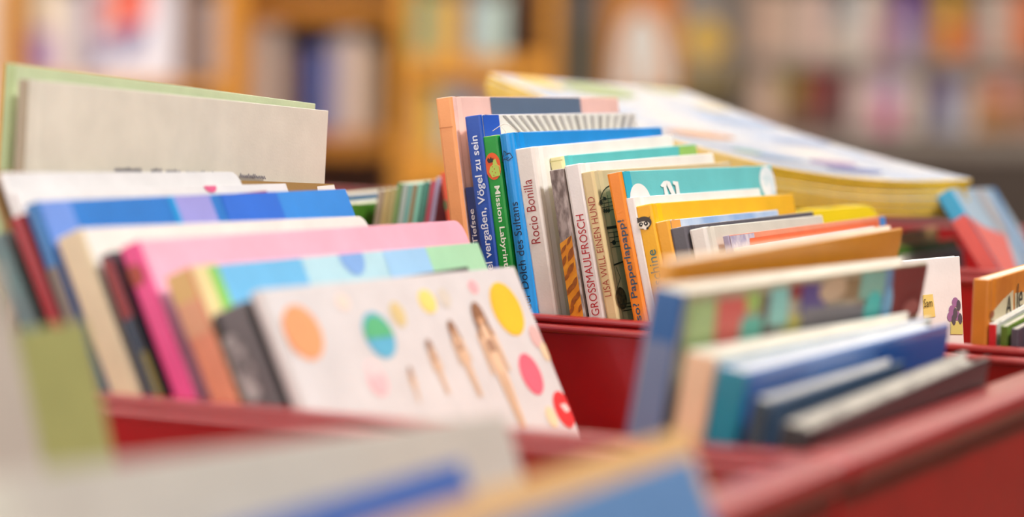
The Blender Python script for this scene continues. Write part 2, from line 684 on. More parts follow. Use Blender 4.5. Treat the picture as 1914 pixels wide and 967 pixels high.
def leaf(b, p, l, w, rot, m):
    y, z = b.s(p)
    pts = []
    for i in range(9):
        u = i / 8
        pts.append((l * (u - .5), w * math.sin(math.pi * u)))
    for i in range(7, 0, -1):
        u = i / 8
        pts.append((l * (u - .5), -w * math.sin(math.pi * u)))
    c, s_ = math.cos(rot), math.sin(rot)
    b.on_spine([(y + a * c - d * s_, z + a * s_ + d * c) for a, d in pts], m, 2)


LEAFM = mat('#8a4a12', 0.55, 'fur', '#a65c16', 400)
for i, (px, py, l, w, r) in enumerate(((1054, 466, .0065, .0009, -.9), (1064, 450, .006, .0009, -1.0), (1068, 474, .0095, .0016, -1.05), (1055, 489, .0075, .0011, -1.1),
                                       (1067, 503, .0085, .0014, -.95), (1060, 518, .0065, .0010, -.8), (1075, 529, .0075, .0013, -1.1), (1066, 541, .0085, .0012, -.9),
                                       (1081, 552, .007, .0012, -1.0), (1073, 563, .008, .0013, -1.0), (1086, 575, .006, .0011, -1.0), (1069, 581, .006, .0010, -.9))):
    leaf(b, (px, py), l, w, r, LEAFM)
b.build()

b = hb('white book with a red capital title between the leaf book and the beige book', p0=(1084, 305), pL=(1053, 312), p1=(1333, 286), lean=0.2112, pb=(1133, 583),
       spine='#ebe5df', front='#f3ede5', edge='#ffffff', rough=0.3)
b.spine_text('GROSSMAULFROSCH', (1116, 590), (1080, 402), '#b3121f', 0.46, 0.0, centre=0.50)
b.build()

b = hb('beige book with thin red capitals and a music staff on its tan cover', p0=(1108, 319), pL=(1085, 325), p1=(1365, 302), lean=0.2269, pb=(1161, 585),
       spine='#dcc692', front='#d9bf93', edge='#f3e9d4', rough=0.5)
INK = '#2a2018'
b.stroke('f', [(1121, 372), (1126, 358), (1132, 351), (1139, 347)], 0.0006, INK)
for k in range(4):
    b.stroke('f', [(1120 + k * 2, 375 + k * 7), (1143 + k * 2, 370 + k * 7)], 0.0004, INK)
b.stroke('f', [(1126, 368), (1130, 398)], 0.0006, INK)
b.stroke('f', [(1134, 366), (1138, 396)], 0.0006, INK)
b.front_ellipse((1129, 372), 0.0022, 0.0010, INK, 2)
b.front_ellipse((1122, 379), 0.0020, 0.0014, INK, 2)
for k in range(3):
    b.front_px([(1126 + 4 * k, 392 + k), (1129 + 4 * k, 390 - k), (1131 + 4 * k, 397 - k), (1128 + 4 * k, 399)], INK, 2)
for k in range(5):
    b.stroke('f', [(1133 + k * 2.2, 427 + k * 9), (1160 + k * 2.2, 423 + k * 9)], 0.0004 if k else 0.0015, INK)
b.front_ellipse((1146, 454), 0.0026, 0.0013, INK, 2)
b.stroke('f', [(1148, 454), (1146, 436)], 0.0008, INK)
b.stroke('f', [(1146, 496), (1165, 489)], 0.0009, INK)
b.stroke('f', [(1150, 500), (1158, 520), (1152, 540)], 0.0006, INK)
b.front_ellipse((1160, 558), 0.007, 0.006, mat('#3a2d20', 0.6, 'fur', '#6f5a3a', 500), 2)
for k in range(3):
    b.stroke('f', [(1159 + k * 2, 570 + k * 6), (1182 + k * 2, 566 + k * 6)], 0.0005, INK)
b.spine_text('LISA WILL EINEN HUND', (1144, 553), (1107, 368), '#9f2320', 0.52, -0.008, centre=0.50)
b.build()

b = hb('book with an orange spine and a turquoise cover with white letters', p0=(1160, 320), pL=(1133, 327), p1=(1442, 309), lean=0.2374, pb=(1212, 569),
       spine='#ee8a1c', front='#6cc9cc', edge='#a8e0e2', rough=0.35)
xh = b.f((1178, 330))[0]
b.on_front([(0.0017, .001), (xh, .001), (xh, b.H - .0004), (0.0017, b.H - .0004)], '#2fb4cf')
b.spine_text('so? Papperlapapp!', (1190, 600), (1163, 411), '#1d4b66', 0.56, 0.012, centre=0.52)
WH = '#f4f1ee'
b.front_px([(1233, 347), (1239, 339), (1246, 338), (1244, 350), (1250, 370), (1242, 370), (1239, 350), (1236, 350)], WH, 2)
b.front_px([(1244, 338), (1250, 340), (1264, 370), (1256, 370), (1245, 347)], WH, 3)
b.front_px([(1255, 339), (1265, 340), (1270, 370), (1263, 370), (1260, 347), (1256, 345)], WH, 4)
b.front_ellipse((1197, 374), 0.014, 0.009, WH, 1)
b.front_ellipse((1435, 342), 0.013, 0.010, mat('#cfe8ee', .4, 'blotch', '#ffffff', 120), 1)
b.build()

b = hb('thin white book squeezed between the orange spine and the yellow one', p0=(1186, 368), t=.0055, p1=(1420, 352), lean=0.2426, pb=(1229, 583),
       spine='#efe9e3', front='#f6f1ec', edge='#ffffff', rough=0.35)
b.build()

b = hb('yellow book with a raccoon head printed at the top of its spine', p0=(1218, 380), pL=(1185, 387), p1=(1482, 362), lean=0.2443, pb=(1254, 580),
       spine='#f3b417', front='#f8bd20', edge='#fbd671', rough=0.35)
DK = '#3b352c'
b.spine_ellipse((1203, 417), 0.0047, 0.0034, DK, 1)
b.spine_px([(1192, 413), (1190, 407), (1197, 409)], DK, 1)
b.spine_px([(1209, 410), (1215, 404), (1214, 413)], DK, 1)
b.spine_ellipse((1202, 421), 0.0040, 0.0019, '#efe6d0', 2)
b.spine_ellipse((1199, 420), 0.0013, 0.0012, '#1c1814', 3, 10)
b.spine_ellipse((1208, 418), 0.0013, 0.0012, '#1c1814', 3, 10)
b.spine_px([(1203, 418), (1208, 424), (1212, 428), (1207, 430), (1200, 426)], '#f7f2e2', 3)
b.spine_ellipse((1211, 427), 0.0007, 0.0006, '#16120f', 4, 8)
b.spine_ellipse((1199.5, 419.5), 0.0004, 0.0004, '#f7f2e2', 4, 8)
b.spine_ellipse((1208, 417.5), 0.0004, 0.0004, '#f7f2e2', 4, 8)
b.spine_text('Ohmaschine', (1238, 600), (1220, 467), '#1f6f74', 0.50, 0.004, centre=0.50)
b.build()

b = hb('amber spined book with a pale blue cover in front of the raccoon book', p0=(1250, 411), pL=(1222, 416), p1=(1454, 392), lean=0.2461, pb=(1280, 575),
       spine='#eda92a', front=mat('#cfdcee', 0.4, 'blotch', '#8fb0dc', 22, coat=.1), edge='#f5f2ee', rough=0.4)
xh = b.f((1270, 411))[0]
b.on_front([(0.0017, .001), (xh, .001), (xh, b.H - .0004), (0.0017, b.H - .0004)], '#eda24a')
b.build()

b = hb('charcoal grey book with a worn silvery top edge', p0=(1282, 422), pL=(1251, 429), p1=(1520, 395), lean=0.2478, pb=(1312, 590),
       spine='#5d5a62', front='#56525a', edge=mat('#8b8790', 0.35, 'blotch', '#d5d2d4', 300), rough=0.35)  # edge mottled from grey to pale silver
b.build()

b = hb('greyish white book standing in front of the charcoal grey one', p0=(1318, 424), pL=(1287, 431), p1=(1537, 402), lean=0.2496, pb=(1348, 590),
       spine='#e2ded6', front='#dcd8ca', edge='#f4f2ea', rough=0.35)
b.build()

b = hb('coral book with a scuffed lavender top corner and a blue fore edge', p0=(1362, 440), pL=(1350, 443), p1=(1653, 403), lean=0.2513, pb=(1392, 590), off=0.02,
       spine='#a59ab4', front='#f29a78', edge='#f6d8d2', rough=0.4)
b.front_px([(1362, 440), (1408, 434), (1416, 480), (1368, 480)], mat('#a8a0bc', .5, 'blotch', '#d8cfd6', 150))
b.front_px([(1400, 446), (1640, 412), (1641, 428), (1402, 470)], '#ec7044')
b.front_px([(1642, 404), (1654, 403), (1657, 440), (1645, 440)], '#4a90d6', 2)
b.build()

b = hb('slim white booklet slanting against the coral book', p0=(1380, 462), W=0.2, p1=(1634, 423), lean=0.2548, pb=(1410, 600), t=0.003, off=0.02,
       spine='#f1efec', front='#f0f0f2', soft=True)
b.build()

# right-hand part of the same trough
b = hb('white book facing out with purple flowers and a yellow label near the blue books', p0=(1560, 500), t=.006, p1=(1794, 479), lean=.06, head=66, off=.03,
       spine='#ece8e6', front='#efece8', edge='#ffffff', rough=0.35)
b.front_px([(1724, 552), (1743, 550), (1748, 592), (1726, 596)], '#ead27a', 1)
for q in ((1779, 580), (1785, 565), (1788, 590), (1776, 592)):
    b.front_ellipse(q, 0.0020, 0.0026, '#a0709e', 1, n=12)
    b.front_ellipse((q[0] + 6, q[1] + 6), 0.0013, 0.0030, '#5a5560', 2, n=10)
b.front_px([(1776, 602), (1800, 600), (1802, 625), (1776, 625)], '#d8cf7a', 1)
b.front_text('Sam', (1726, 575), (1742, 575), '#5a4a2a', 0.0045)
b.build()

b = hb('orange book with a torn beige paper label beside the right edge of the photo', p0=(1850, 524), t=.009, p1=(1990, 482), lean=-0.0140, pb=(1846, 614),
       spine='#cf7d24', front=mat('#dd8a33', .45, 'blotch', '#c97522', 60), edge='#e9a35a', rough=0.4)
b.front_px([(1852, 600), (1853, 585), (1872, 562), (1893, 542), (1893, 600)], '#d8cba8', 1)
b.front_px([(1896, 548), (1960, 540), (1960, 600), (1896, 600)], '#d5c8a6', 1)
b.front_ellipse((1853, 588), 0.0035, 0.002, '#9a4a1c', 2)
b.front_text('A', (1878, 590), (1888, 590), '#2a2522', 0.010)
b.front_text('le', (1898, 580), (1908, 580), '#2a2522', 0.014)
b.build()

b = hb('low grey white book lying in front of the labelled orange book', p0=(1862, 607), W=0.2, p1=(1990, 535), lean=-0.0175, pb=(1838, 660), t=0.004, spine='#d8262c', front='#d9d7d2',
       edge='#e6e4e0')
b.build()
b = hb('low glittering green book in front of the grey white one', p0=(1884, 611), W=0.2, p1=(1990, 552), lean=-0.0175, pb=(1868, 660), t=0.004, spine='#5d7a2a',
       front=mat('#52701f', .4, 'cells', '#8fae4c', 900), edge='#78943a')
b.build()
b = hb('low dark grey book in front of the glittering green one', p0=(1904, 616), W=0.2, p1=(1990, 572), lean=-0.0175, pb=(1889, 660), t=0.004, spine='#55505a', front='#4b4854', edge='#6a6670')
b.build()

# small far books left of the peach spine
GF = 'small books leaning at the far end of the middle trough'
far = [
    ('slim tan book, leftmost of the leaning row beside the peach spine', 706, 718, 349, '#a08e76', '#ece2d4'),
    ('slim khaki book, second of the leaning row from the left', 719, 729, 347, '#b9a468', '#efe8da'),
    ('slim mustard grey book, third of the leaning row from the left', 730, 741, 345, '#a89a5e', '#f1e6de'),
    ('slim moss green book in the middle of the leaning row', 742, 752, 336, '#6f9150', '#cfe6c6'),
    ('slim pale grey green book right of the moss green one', 753, 764, 337, '#9fb0a6', '#d9ecd8'),
    ('slim teal book with light page tops in the leaning row', 765, 773, 338, '#63a79c', '#d6efe6'),
    ('slim brown book between two teal ones in the leaning row', 774, 780, 338, '#8d7a54', '#d9efe9'),
    ('slim mint green book beside the dark green one', 781, 790, 336, '#7ac0a8', '#d8f0ea'),
    ('dark green book, thickest of the leaning row', 791, 804, 334, '#2f7a66', '#9fd6cc'),
    ('slim crimson book with a yellow tip in the leaning row', 805, 814, 330, '#b83c50', '#f0d040'),
    ('slim lilac book beside the crimson one', 815, 824, 325, '#a49cba', '#efe4e0'),
]
for lab, xa, xb, yt, c, pg in far:
    b = Book('picture_book', lab, row=2, p0=(xb, yt + 8), pL=(xa, yt + 10), W=0.13, tilt=-0.02, pb=(xb - 13, yt + 90), off=0.16, spine=c, front=c, edge=c, pages=pg, group=GF, soft=True)
    b.build()
b = Book('picture_book', 'orange red book with a green mark, partly behind the peach spine', row=2, p0=(856, 318), pL=(822, 330), W=0.14, tilt=-0.02, pb=(868, 400), off=0.15,
         spine='#d84a14', front='#d84a14', pages='#f0e6cf', group=GF)
b.spine_px([(829, 376), (836, 374), (838, 391), (831, 394)], '#4d6a34')
b.build()
b = Book('picture_book', 'green book standing at the left end of the leaning row', row=2, p0=(652, 383), t=0.008, W=0.13, tilt=-.02, lean=-0.1466, pb=(650, 440), off=0.14,
         spine='#4e8a2c', front='#4b8d28', edge='#c6d8b0', group=GF)
b.build()
b = Book('picture_book', 'blue book with a cream top edge behind the green one', row=2, p0=(636, 366), t=0.008, W=0.13, tilt=-.02, lean=-0.1466, pb=(638, 440), off=0.17,
         spine='#6a93c6', front='#6f98c8', edge='#e9d9b4', group=GF)
b.build()

# ------------------------------------------------------------------ near trough, left stack
G1 = 'picture books in the left stack of the near trough'


def nb(label, **k):
    k.setdefault('group', G1)
    k.setdefault('row', 1)
    return Book('picture_book', label, **k)


b = nb('wide pale green book standing at the back of the left stack', p0=(27, 119), pL=(8, 122), p1=(590, 194), pb=(15, 310), off=.095, spine='#a9bb84', front='#cfdcb4', edge='#dde8c6', rough=0.5)
b.build()
b = nb('wide cream book with faint handwriting low on its cover', p0=(52, 148), pL=(33, 151), p1=(614, 207), pb=(44, 310), off=.09, spine='#a4957c', front='#e6e0d0', edge='#f2ede2', rough=0.6)
INKB = '#4a4a62'


def scribble(b, x0, x1, y0, y1, n):
    rnd = random.Random(int(x0))
    for i in range(n):
        x = x0 + (x1 - x0) * (i + .5) / n
        y = y0 + (y1 - y0) * i / n
        h = rnd.choice((3, 3.5, 6))
        b.stroke('f', [(x - 1.2, y + 4), (x + .4, y - h + 2)], 0.0006, INKB)
        b.stroke('f', [(x + .4, y - h + 2), (x + 1.6, y + 4), (x + 2.4, y + 2.5)], 0.0005, INKB)


scribble(b, 213, 262, 316, 318, 16)
scribble(b, 280, 300, 318, 319, 6)
scribble(b, 308, 335, 319, 321, 9)
scribble(b, 345, 400, 321, 325, 14)
scribble(b, 445, 492, 328, 331, 16)
b.build()
b = nb('kraft brown book with a torn top corner behind the blue book', p0=(-19, 318), off=.05, t=0.003, p1=(624, 344), lean=0.4363, pb=(-10, 423), spine='#8a6a38', front='#94713a', edge='#8a6432', rough=0.7)
b.front_px([(592, 349), (626, 346), (632, 380), (596, 380)], '#e4ddd6')
b.build()
b = nb('broad white book with a rounded corner above the blue book', p0=(5, 322), off=.05, t=0.003, p1=(444, 321), lean=0.4363, pb=(22, 430), corner=.007, spine='#e8e6e2', front='#dddcdc', edge='#ecebea')
b.build()
b = nb('white book with a small pink spot just behind the blue book', p0=(31, 356), off=.05, t=0.003, p1=(534, 343), lean=0.4363, pb=(60, 460), spine='#eceae8', front='#e2e0e0', edge='#eeeceb')
b.front_ellipse((392, 350), 0.006, 0.003, '#e0608a')
b.build()
b = nb('teal grey book, leftmost spine in the left stack', p0=(6, 434), pL=(-26, 444), W=.22, lean=0.4363, pb=(72, 600), spine=mat('#5f8f8c', .5, 'blotch', '#6b757a', 18), front='#7a9a98', tilt=-.01)
b.build()
b = nb('dark red spined book left of the blue book', p0=(40, 400), pL=(15, 408), W=.22, lean=0.4363, pb=(110, 588), spine='#a3101e', front='#a3101e', tilt=-.01)
b.build()
b = nb('bright blue book with a lilac patch, highest of the leaning left stack', p0=(66, 376), pL=(42, 382), p1=(646, 353), lean=0.4363, pb=(138, 574), spine='#1f6fb0', front='#1672c4', edge='#4c86d8', rough=0.3)
b.on_spine([(0, 0.01), (b.t, 0.01), (b.t, b.H - .03), (0, b.H - .03)], '#7a6e62')
xs = [b.f((x, 372))[0] for x in (66, 128, 250, 345, 365, 412, 520, 645)]
b.on_front([(.0017, .01), (xs[1], .01), (xs[1], b.H - .0004), (.0017, b.H - .0004)], '#6a8fd8')
b.on_front([(xs[2] + .03, .06), (xs[3], .06), (xs[3], b.H - .0004), (xs[2] + .03, b.H - .0004)], '#1795d6')
b.on_front([(xs[3], .06), (xs[5], .06), (xs[5] - .01, b.H - .0004), (xs[3] - .01, b.H - .0004)], '#9593d4')
b.on_front([(xs[5] + .01, .06), (xs[6], .06), (xs[6], b.H - .0004), (xs[5], b.H - .0004)], '#2468cf')
b.on_front([(xs[6], .06), (b.W - .001, .06), (b.W - .001, b.H - .0004), (xs[6], b.H - .0004)], '#2f86d8')
b.build()
b = nb('white book with a sandy spine standing behind the pink book', p0=(150, 426), pL=(100, 440), p1=(682, 403), lean=0.4398, pb=(256, 718), corner=.007, spine='#dccba6', front='#ebe4dc', edge='#f6efea', rough=0.5)
b.build()
b = nb('slim dark book with a red and navy spine beside the pink one', p0=(207, 470), pL=(184, 478), W=.15, lean=0.4433, pb=(326, 736), spine='#2c4a66', front='#1e1a1c', tilt=-0.04, rough=0.4)
z1, z2, z3 = b.s((215, 478))[1], b.s((262, 585))[1], b.s((285, 650))[1]
b.on_spine([(0, z2), (b.t, z2), (b.t, z1), (0, z1)], '#8e1a1a', 1)
b.on_spine([(0, z1), (b.t, z1), (b.t, b.H - .0004), (0, b.H - .0004)], '#1a1718', 1)
b.on_spine([(0, z3), (b.t * .45, z3), (b.t * .45, z2), (0, z2)], '#171516', 1)
b.on_spine([(0, 0.01), (b.t * .5, 0.01), (b.t * .5, z3), (0, z3)], '#8d8018', 1)
b.build()
b = nb('hot pink book with a pale pink cover and a rust emblem on its spine', p0=(256, 449), pL=(222, 467), p1=(862, 411), lean=0.4451, pb=(376, 750), spine='#e8458a', corner=.008, front='#f6aec2', edge='#e75a90', rough=0.45)
b.spine_ellipse((254, 515), 0.0042, 0.0050, '#a8381c', 1)
b.build()
b = nb('light blue and green book with a tan and salmon spine', p0=(352, 498), pL=(306, 516), p1=(893, 453), lean=0.4468, pb=(446, 750), spine='#e08a66', front='#b3d9e6', edge='#cfe4dc', rough=0.4)
z1, z2 = b.s((360, 560))[1], b.s((390, 620))[1]
b.on_spine([(0, z1), (b.t, z1), (b.t, b.H - .0004), (0, b.H - .0004)], '#d9b36c')
b.on_spine([(0, z2), (b.t, z2), (b.t, z1), (0, z1)], '#dda078')
xs = [b.f((x, 480))[0] for x in (352, 378, 425, 560, 680, 800, 835, 892)]
Ht = b.H - .0004
b.on_front([(.0017, .03), (xs[1], .03), (xs[1], Ht), (.0017, Ht)], '#e3cf96')
b.on_front([(xs[1], .03), (xs[2], .03), (xs[2] - .012, Ht), (xs[1], Ht)], '#84c45e')
b.on_front([(xs[2], .03), (xs[3], .03), (xs[3], Ht), (xs[2] - .012, Ht)], '#6db7e4')
b.front_ellipse((655, 478), .012, .010, '#7ea8e0', 1)
b.on_front([(xs[4] + .01, .03), (xs[5], .03), (xs[5], Ht), (xs[4] + .02, Ht)], '#9cc8ec')
b.on_front([(xs[5], .03), (b.W - .001, .03), (b.W - .001, Ht), (xs[5], Ht)], '#a8dab2')
b.build()
b = nb('thick dark grey book with a worn white picture on its spine', p0=(454, 563), pL=(390, 578), W=.22, lean=0.4485, pb=(526, 752), spine='#6a6566', front='#3d3a3b', edge='#4a4647', tilt=-.01, rough=0.4)
z0 = b.H
b.on_spine([(b.t * .8, .01), (b.t, .01), (b.t, z0 - .001), (b.t * .8, z0 - .001)], '#2a2728', 1)
for q, r1, r2 in (((438, 660), .006, .008), ((452, 700), .007, .007), ((446, 730), .005, .006), ((470, 735), .005, .004)):
    b.spine_ellipse(q, r1, r2, mat('#b9b3b0', .5, 'blotch', '#5c5657', 130), 2)
b.build()

b = nb('white book printed with coloured dots and small standing figures', p0=(486, 541), pL=(464, 548), p1=(961, 498), lean=0.4503, pb=(580, 790), spine='#d6d0cc', front='#dcd9da', edge='#eae6e4', rough=0.35)
b.front_ellipse((566, 622), .0160, .0128, '#f0a472')
b.front_ellipse((708, 627), .0140, .0112, '#5fb4d6')
x, z = b.f((708, 627))
b.on_front([(x - .0132 * math.cos(i * math.pi / 14 * 1.0 - .0), z + .0105 * math.sin(i * math.pi / 14) - .0012) for i in range(15)], '#5dbb84', 2)
b.front_ellipse((743, 588), .0068, .0062, '#d9c58e')
b.front_ellipse((798, 564), .0085, .0060, '#f6dc7c')
b.front_ellipse((640, 565), .0060, .0040, '#f3ddd0')
b.front_ellipse((830, 557), .0060, .0050, '#d8d0c4')
b.front_ellipse((884, 537), .0050, .0035, '#f3b2b8')
b.front_ellipse((947, 578), .0160, .0140, '#f8c42c')
b.front_ellipse((992, 700), .0110, .0108, '#ee6a80')
b.front_ellipse((1053, 766), .0098, .0096, '#e8383c')
b.front_px([(1045, 757), (1055, 755), (1064, 768), (1056, 772)], '#f7d9d6', 2)
b.front_ellipse((706, 715), .0085, .0065, '#f4c0c6')
b.front_ellipse((695, 690), .0060, .0040, '#f7d6d8')
b.front_ellipse((1000, 630), .0060, .0060, '#e3b8b4')
b.front_ellipse((1018, 658), .0045, .0050, '#ecd2ae')
b.front_ellipse((1030, 780), .0055, .0055, '#f0d9b0')
SK, HR = '#e8c4a4', '#94684a'


def figure(b, head, foot, s):
    (hx, hz), (fx, fz) = b.f(head), b.f(foot)
    up = Vector((hx - fx, hz - fz))
    L = up.length
    up.normalize()
    sd = Vector((up.y, -up.x))
    o = Vector((fx, fz))
    P = lambda u, v: tuple(o + up * (u * L) + sd * (v * L))
    b.on_front([P(0, -.05), P(0, -.01), P(.45, -.01), P(.45, .01), P(0, .01), P(0, .05), P(.45, .09), P(.80, .11), P(.84, .03), P(.84, -.03), P(.80, -.11), P(.45, -.09)], SK, 2)
    b.on_front([P(.80, .10), P(.79, .15), P(.45, .17), P(.45, .13)], SK, 2)
    b.on_front([P(.80, -.10), P(.79, -.15), P(.45, -.17), P(.45, -.13)], SK, 2)
    b.on_front([P(.92 + .085 * math.sin(i * math.pi / 8), .075 * math.cos(i * math.pi / 8)) for i in range(16)], '#d9a984', 2)
    b.on_front([P(.90 + .13 * math.sin(i * math.pi / 8), .10 * math.cos(i * math.pi / 8)) for i in range(9)], HR, 3)
    b.on_front([P(.92, .10), P(.74, .12), P(.74, .07), P(.9, .06)], HR, 3)
    b.on_front([P(.92, -.10), P(.74, -.12), P(.74, -.07), P(.9, -.06)], HR, 3)
    b.on_front([P(.62, -.07), P(.62, .07), P(.72, .07), P(.72, -.07)], '#b08a72', 3)


figure(b, (763, 688), (783, 752), 1)
figure(b, (797, 638), (838, 738), 1)
figure(b, (838, 603), (898, 742), 1)
figure(b, (885, 572), (978, 800), 1)
b.build()

# ------------------------------------------------------------------ near trough, right stack
G1R = 'picture books in the right stack of the near trough'
b = nb('wide ochre orange book rising behind the colourful crowded cover', group=G1R, p0=(1258, 492), t=.008, p1=(1688, 427), lean=-0.1484, pb=(1234, 640), off=.05,
       spine='#e2a04a', front='#de9222', edge='#f2b777', rough=0.4)
b.build()
b = nb('book with a dark blue spine and a colourful crowded picture cover', group=G1R, p0=(1281, 548), pL=(1222, 520), p1=(1734, 491), lean=-0.1484, pb=(1248, 745), spine='#075596', front='#a99a7c',
       edge='#d6d0b8', pages='#efe6d6', rough=0.3)
z1 = b.s((1240, 640))[1]
b.on_spine([(0, .01), (b.t, .01), (b.t, z1), (0, z1)], '#6a7696')
patch = [((1285, 560, 1340, 660), '#a6bd7c'), ((1340, 555, 1395, 650), '#d2564c'), ((1392, 545, 1425, 585), '#9dbd5a'), ((1385, 590, 1425, 640), '#54b3a0'),
         ((1422, 545, 1452, 640), '#63463f'), ((1440, 535, 1475, 612), '#86c2b8'), ((1476, 528, 1520, 560), '#8a2420'), ((1500, 528, 1545, 590), '#4f3a7c'),
         ((1540, 520, 1625, 566), '#8b714c'), ((1500, 572, 1620, 615), '#6d666e'), ((1468, 585, 1500, 625), '#b5aa50'), ((1610, 505, 1655, 560), '#7fae9c'),
         ((1650, 500, 1672, 590), '#6b8db0'), ((1670, 497, 1735, 590), '#7d3532')]
for pi, ((xa, ya, xb, yb), c) in enumerate(patch):
    sl = -0.127
    b.front_px([(xa, ya + 4), (xb, ya + 4 + sl * (xb - xa) * .6), (xb - 6, yb + sl * (xb - xa)), (xa - 8, yb)], c, 1 + pi % 2)
b.front_ellipse((1628, 575), .012, .008, '#3fb6b0', 3)
b.front_ellipse((1655, 575), .007, .010, '#74aed0', 3)
b.front_ellipse((1700, 575), .012, .004, '#b06a62', 3)
b.front_ellipse((1555, 540), .018, .006, '#bfa080', 3)
b.build()
b = nb('book with a peach spine between the dark blue and the teal spine', group=G1R, p0=(1340, 668), pL=(1284, 645), p1=(1742, 594), lean=-0.1484, pb=(1318, 805), spine='#e9bd97', front='#c9dcd2', edge='#e9ebdc', rough=0.4)
b.build()
b = nb('blue book with a teal spine and lighter blue streaks on its cover', group=G1R, p0=(1398, 697), pL=(1342, 672), p1=(1776, 606), lean=-0.1536, pb=(1376, 805), spine='#0f7f96', front=mat('#3c6cb8', .25, 'bands', '#5d8ad0', 3.5, stretch=(.3, 1, 6), coat=.3),
       edge='#7f9fd8', pages='#dfe6f0', rough=0.25)
b.front_px([(1640, 650), (1772, 625), (1770, 680), (1640, 700)], '#1f62b4', 1)
b.build()
b = nb('steel blue book with grey page tops in front of the teal spine', group=G1R, p0=(1440, 752), t=.008, p1=(1690, 676), lean=-0.1571, pb=(1446, 830), spine='#2e3d48', front='#46617f', edge='#4f6a88', pages='#c9ccd4', rough=0.35)
b.build()
b = nb('black covered book with grey speckled page tops at the front of the right stack', group=G1R, p0=(1518, 804), t=.0135, p1=(1852, 668), lean=-0.1606, pb=(1486, 870), spine='#2e2a2c', front='#2b2426',
       edge='#6a6662', pages='#b9b3a6', rough=0.4)
b.page_mat = mat('#857f78', 0.7, 'cells', '#c2bcb0', 260)
b.build()

# ------------------------------------------------------------------ foreground trough
G0 = 'out of focus books in the nearest trough'


def fb(label, **k):
    return Book('picture_book', label, row=0, group=G0, fore=True, **k)


b = fb('blurred olive green book at the lower left of the photo', p1=(160, 600), W=.22, tilt=-.01, lean=.26, t=.006, spine='#9aa04e', front='#9c9c60', edge='#b8b878', rough=.5)
b.build()
b = fb('blurred pale grey book in the lower left corner', p1=(0, 492), W=.16, tilt=0, lean=.26, t=.006, spine='#b5ab9c', front='#b9aea2', edge='#c4bab0', rough=.5)
b.build()
b = fb('large blurred cream book across the lower left of the photo', p1=(946, 774), p0=(0, 890), W=.29, lean=.36, t=.012, spine='#d2ccbc', front='#c4bdb2', edge='#d8d4cc', pages='#e6e1d8')
b.build()
b = fb('blurred blue book in front of the large cream one', p1=(862, 861), W=.165, tilt=.0, lean=.37, t=.004, spine='#3e62a8', front='#3f66b0', edge='#6f8cc6')
b.build()
b = fb('blurred tan book at the bottom centre of the photo', p1=(1284, 798), W=.25, tilt=.0, lean=.4, t=.012, spine='#d8ac72', front='#deb076', edge='#e8bc88', pages='#e8c294')
b.build()
b = fb('blurred grey blue book at the bottom centre with a straight fore edge', p1=(1293, 852), W=.19, tilt=.0, lean=.4, t=.005, spine='#5678a4', front='#6086b4', edge='#8aa4cc')
b.build()

# ------------------------------------------------------------------ yellow booklets piled on the rear trough
Q3 = at_y((1440, 308), 2.06)
Q0 = at_y((952, 140), 2.30)
Q2 = at_y((1818, 334), 2.17)
e1, e2 = (Q2 - Q3), (Q0 - Q3)
BW, BL = e1.length, e2.length
ux = e1.normalized()
uz = ux.cross(e2).normalized()
uy = uz.cross(ux).normalized()
BL = e2.dot(uy)
REPORT.append('booklets %.3f x %.3f skew %.1f slope x%.2f y%.2f' % (BW, BL, math.degrees(math.asin(e1.normalized().dot(e2.normalized()))), ux.z, uy.z))
TH = 0.0040
COVERM = mat('#a9bedd', 0.25, 'blotch', '#dedad6', 18, coat=0.2)
YEL = mat('#e8c236', 0.45, 'plain', None, 60, coat=.1)
ORD = ['top', 'second', 'third', 'fourth', 'fifth', 'lowest']


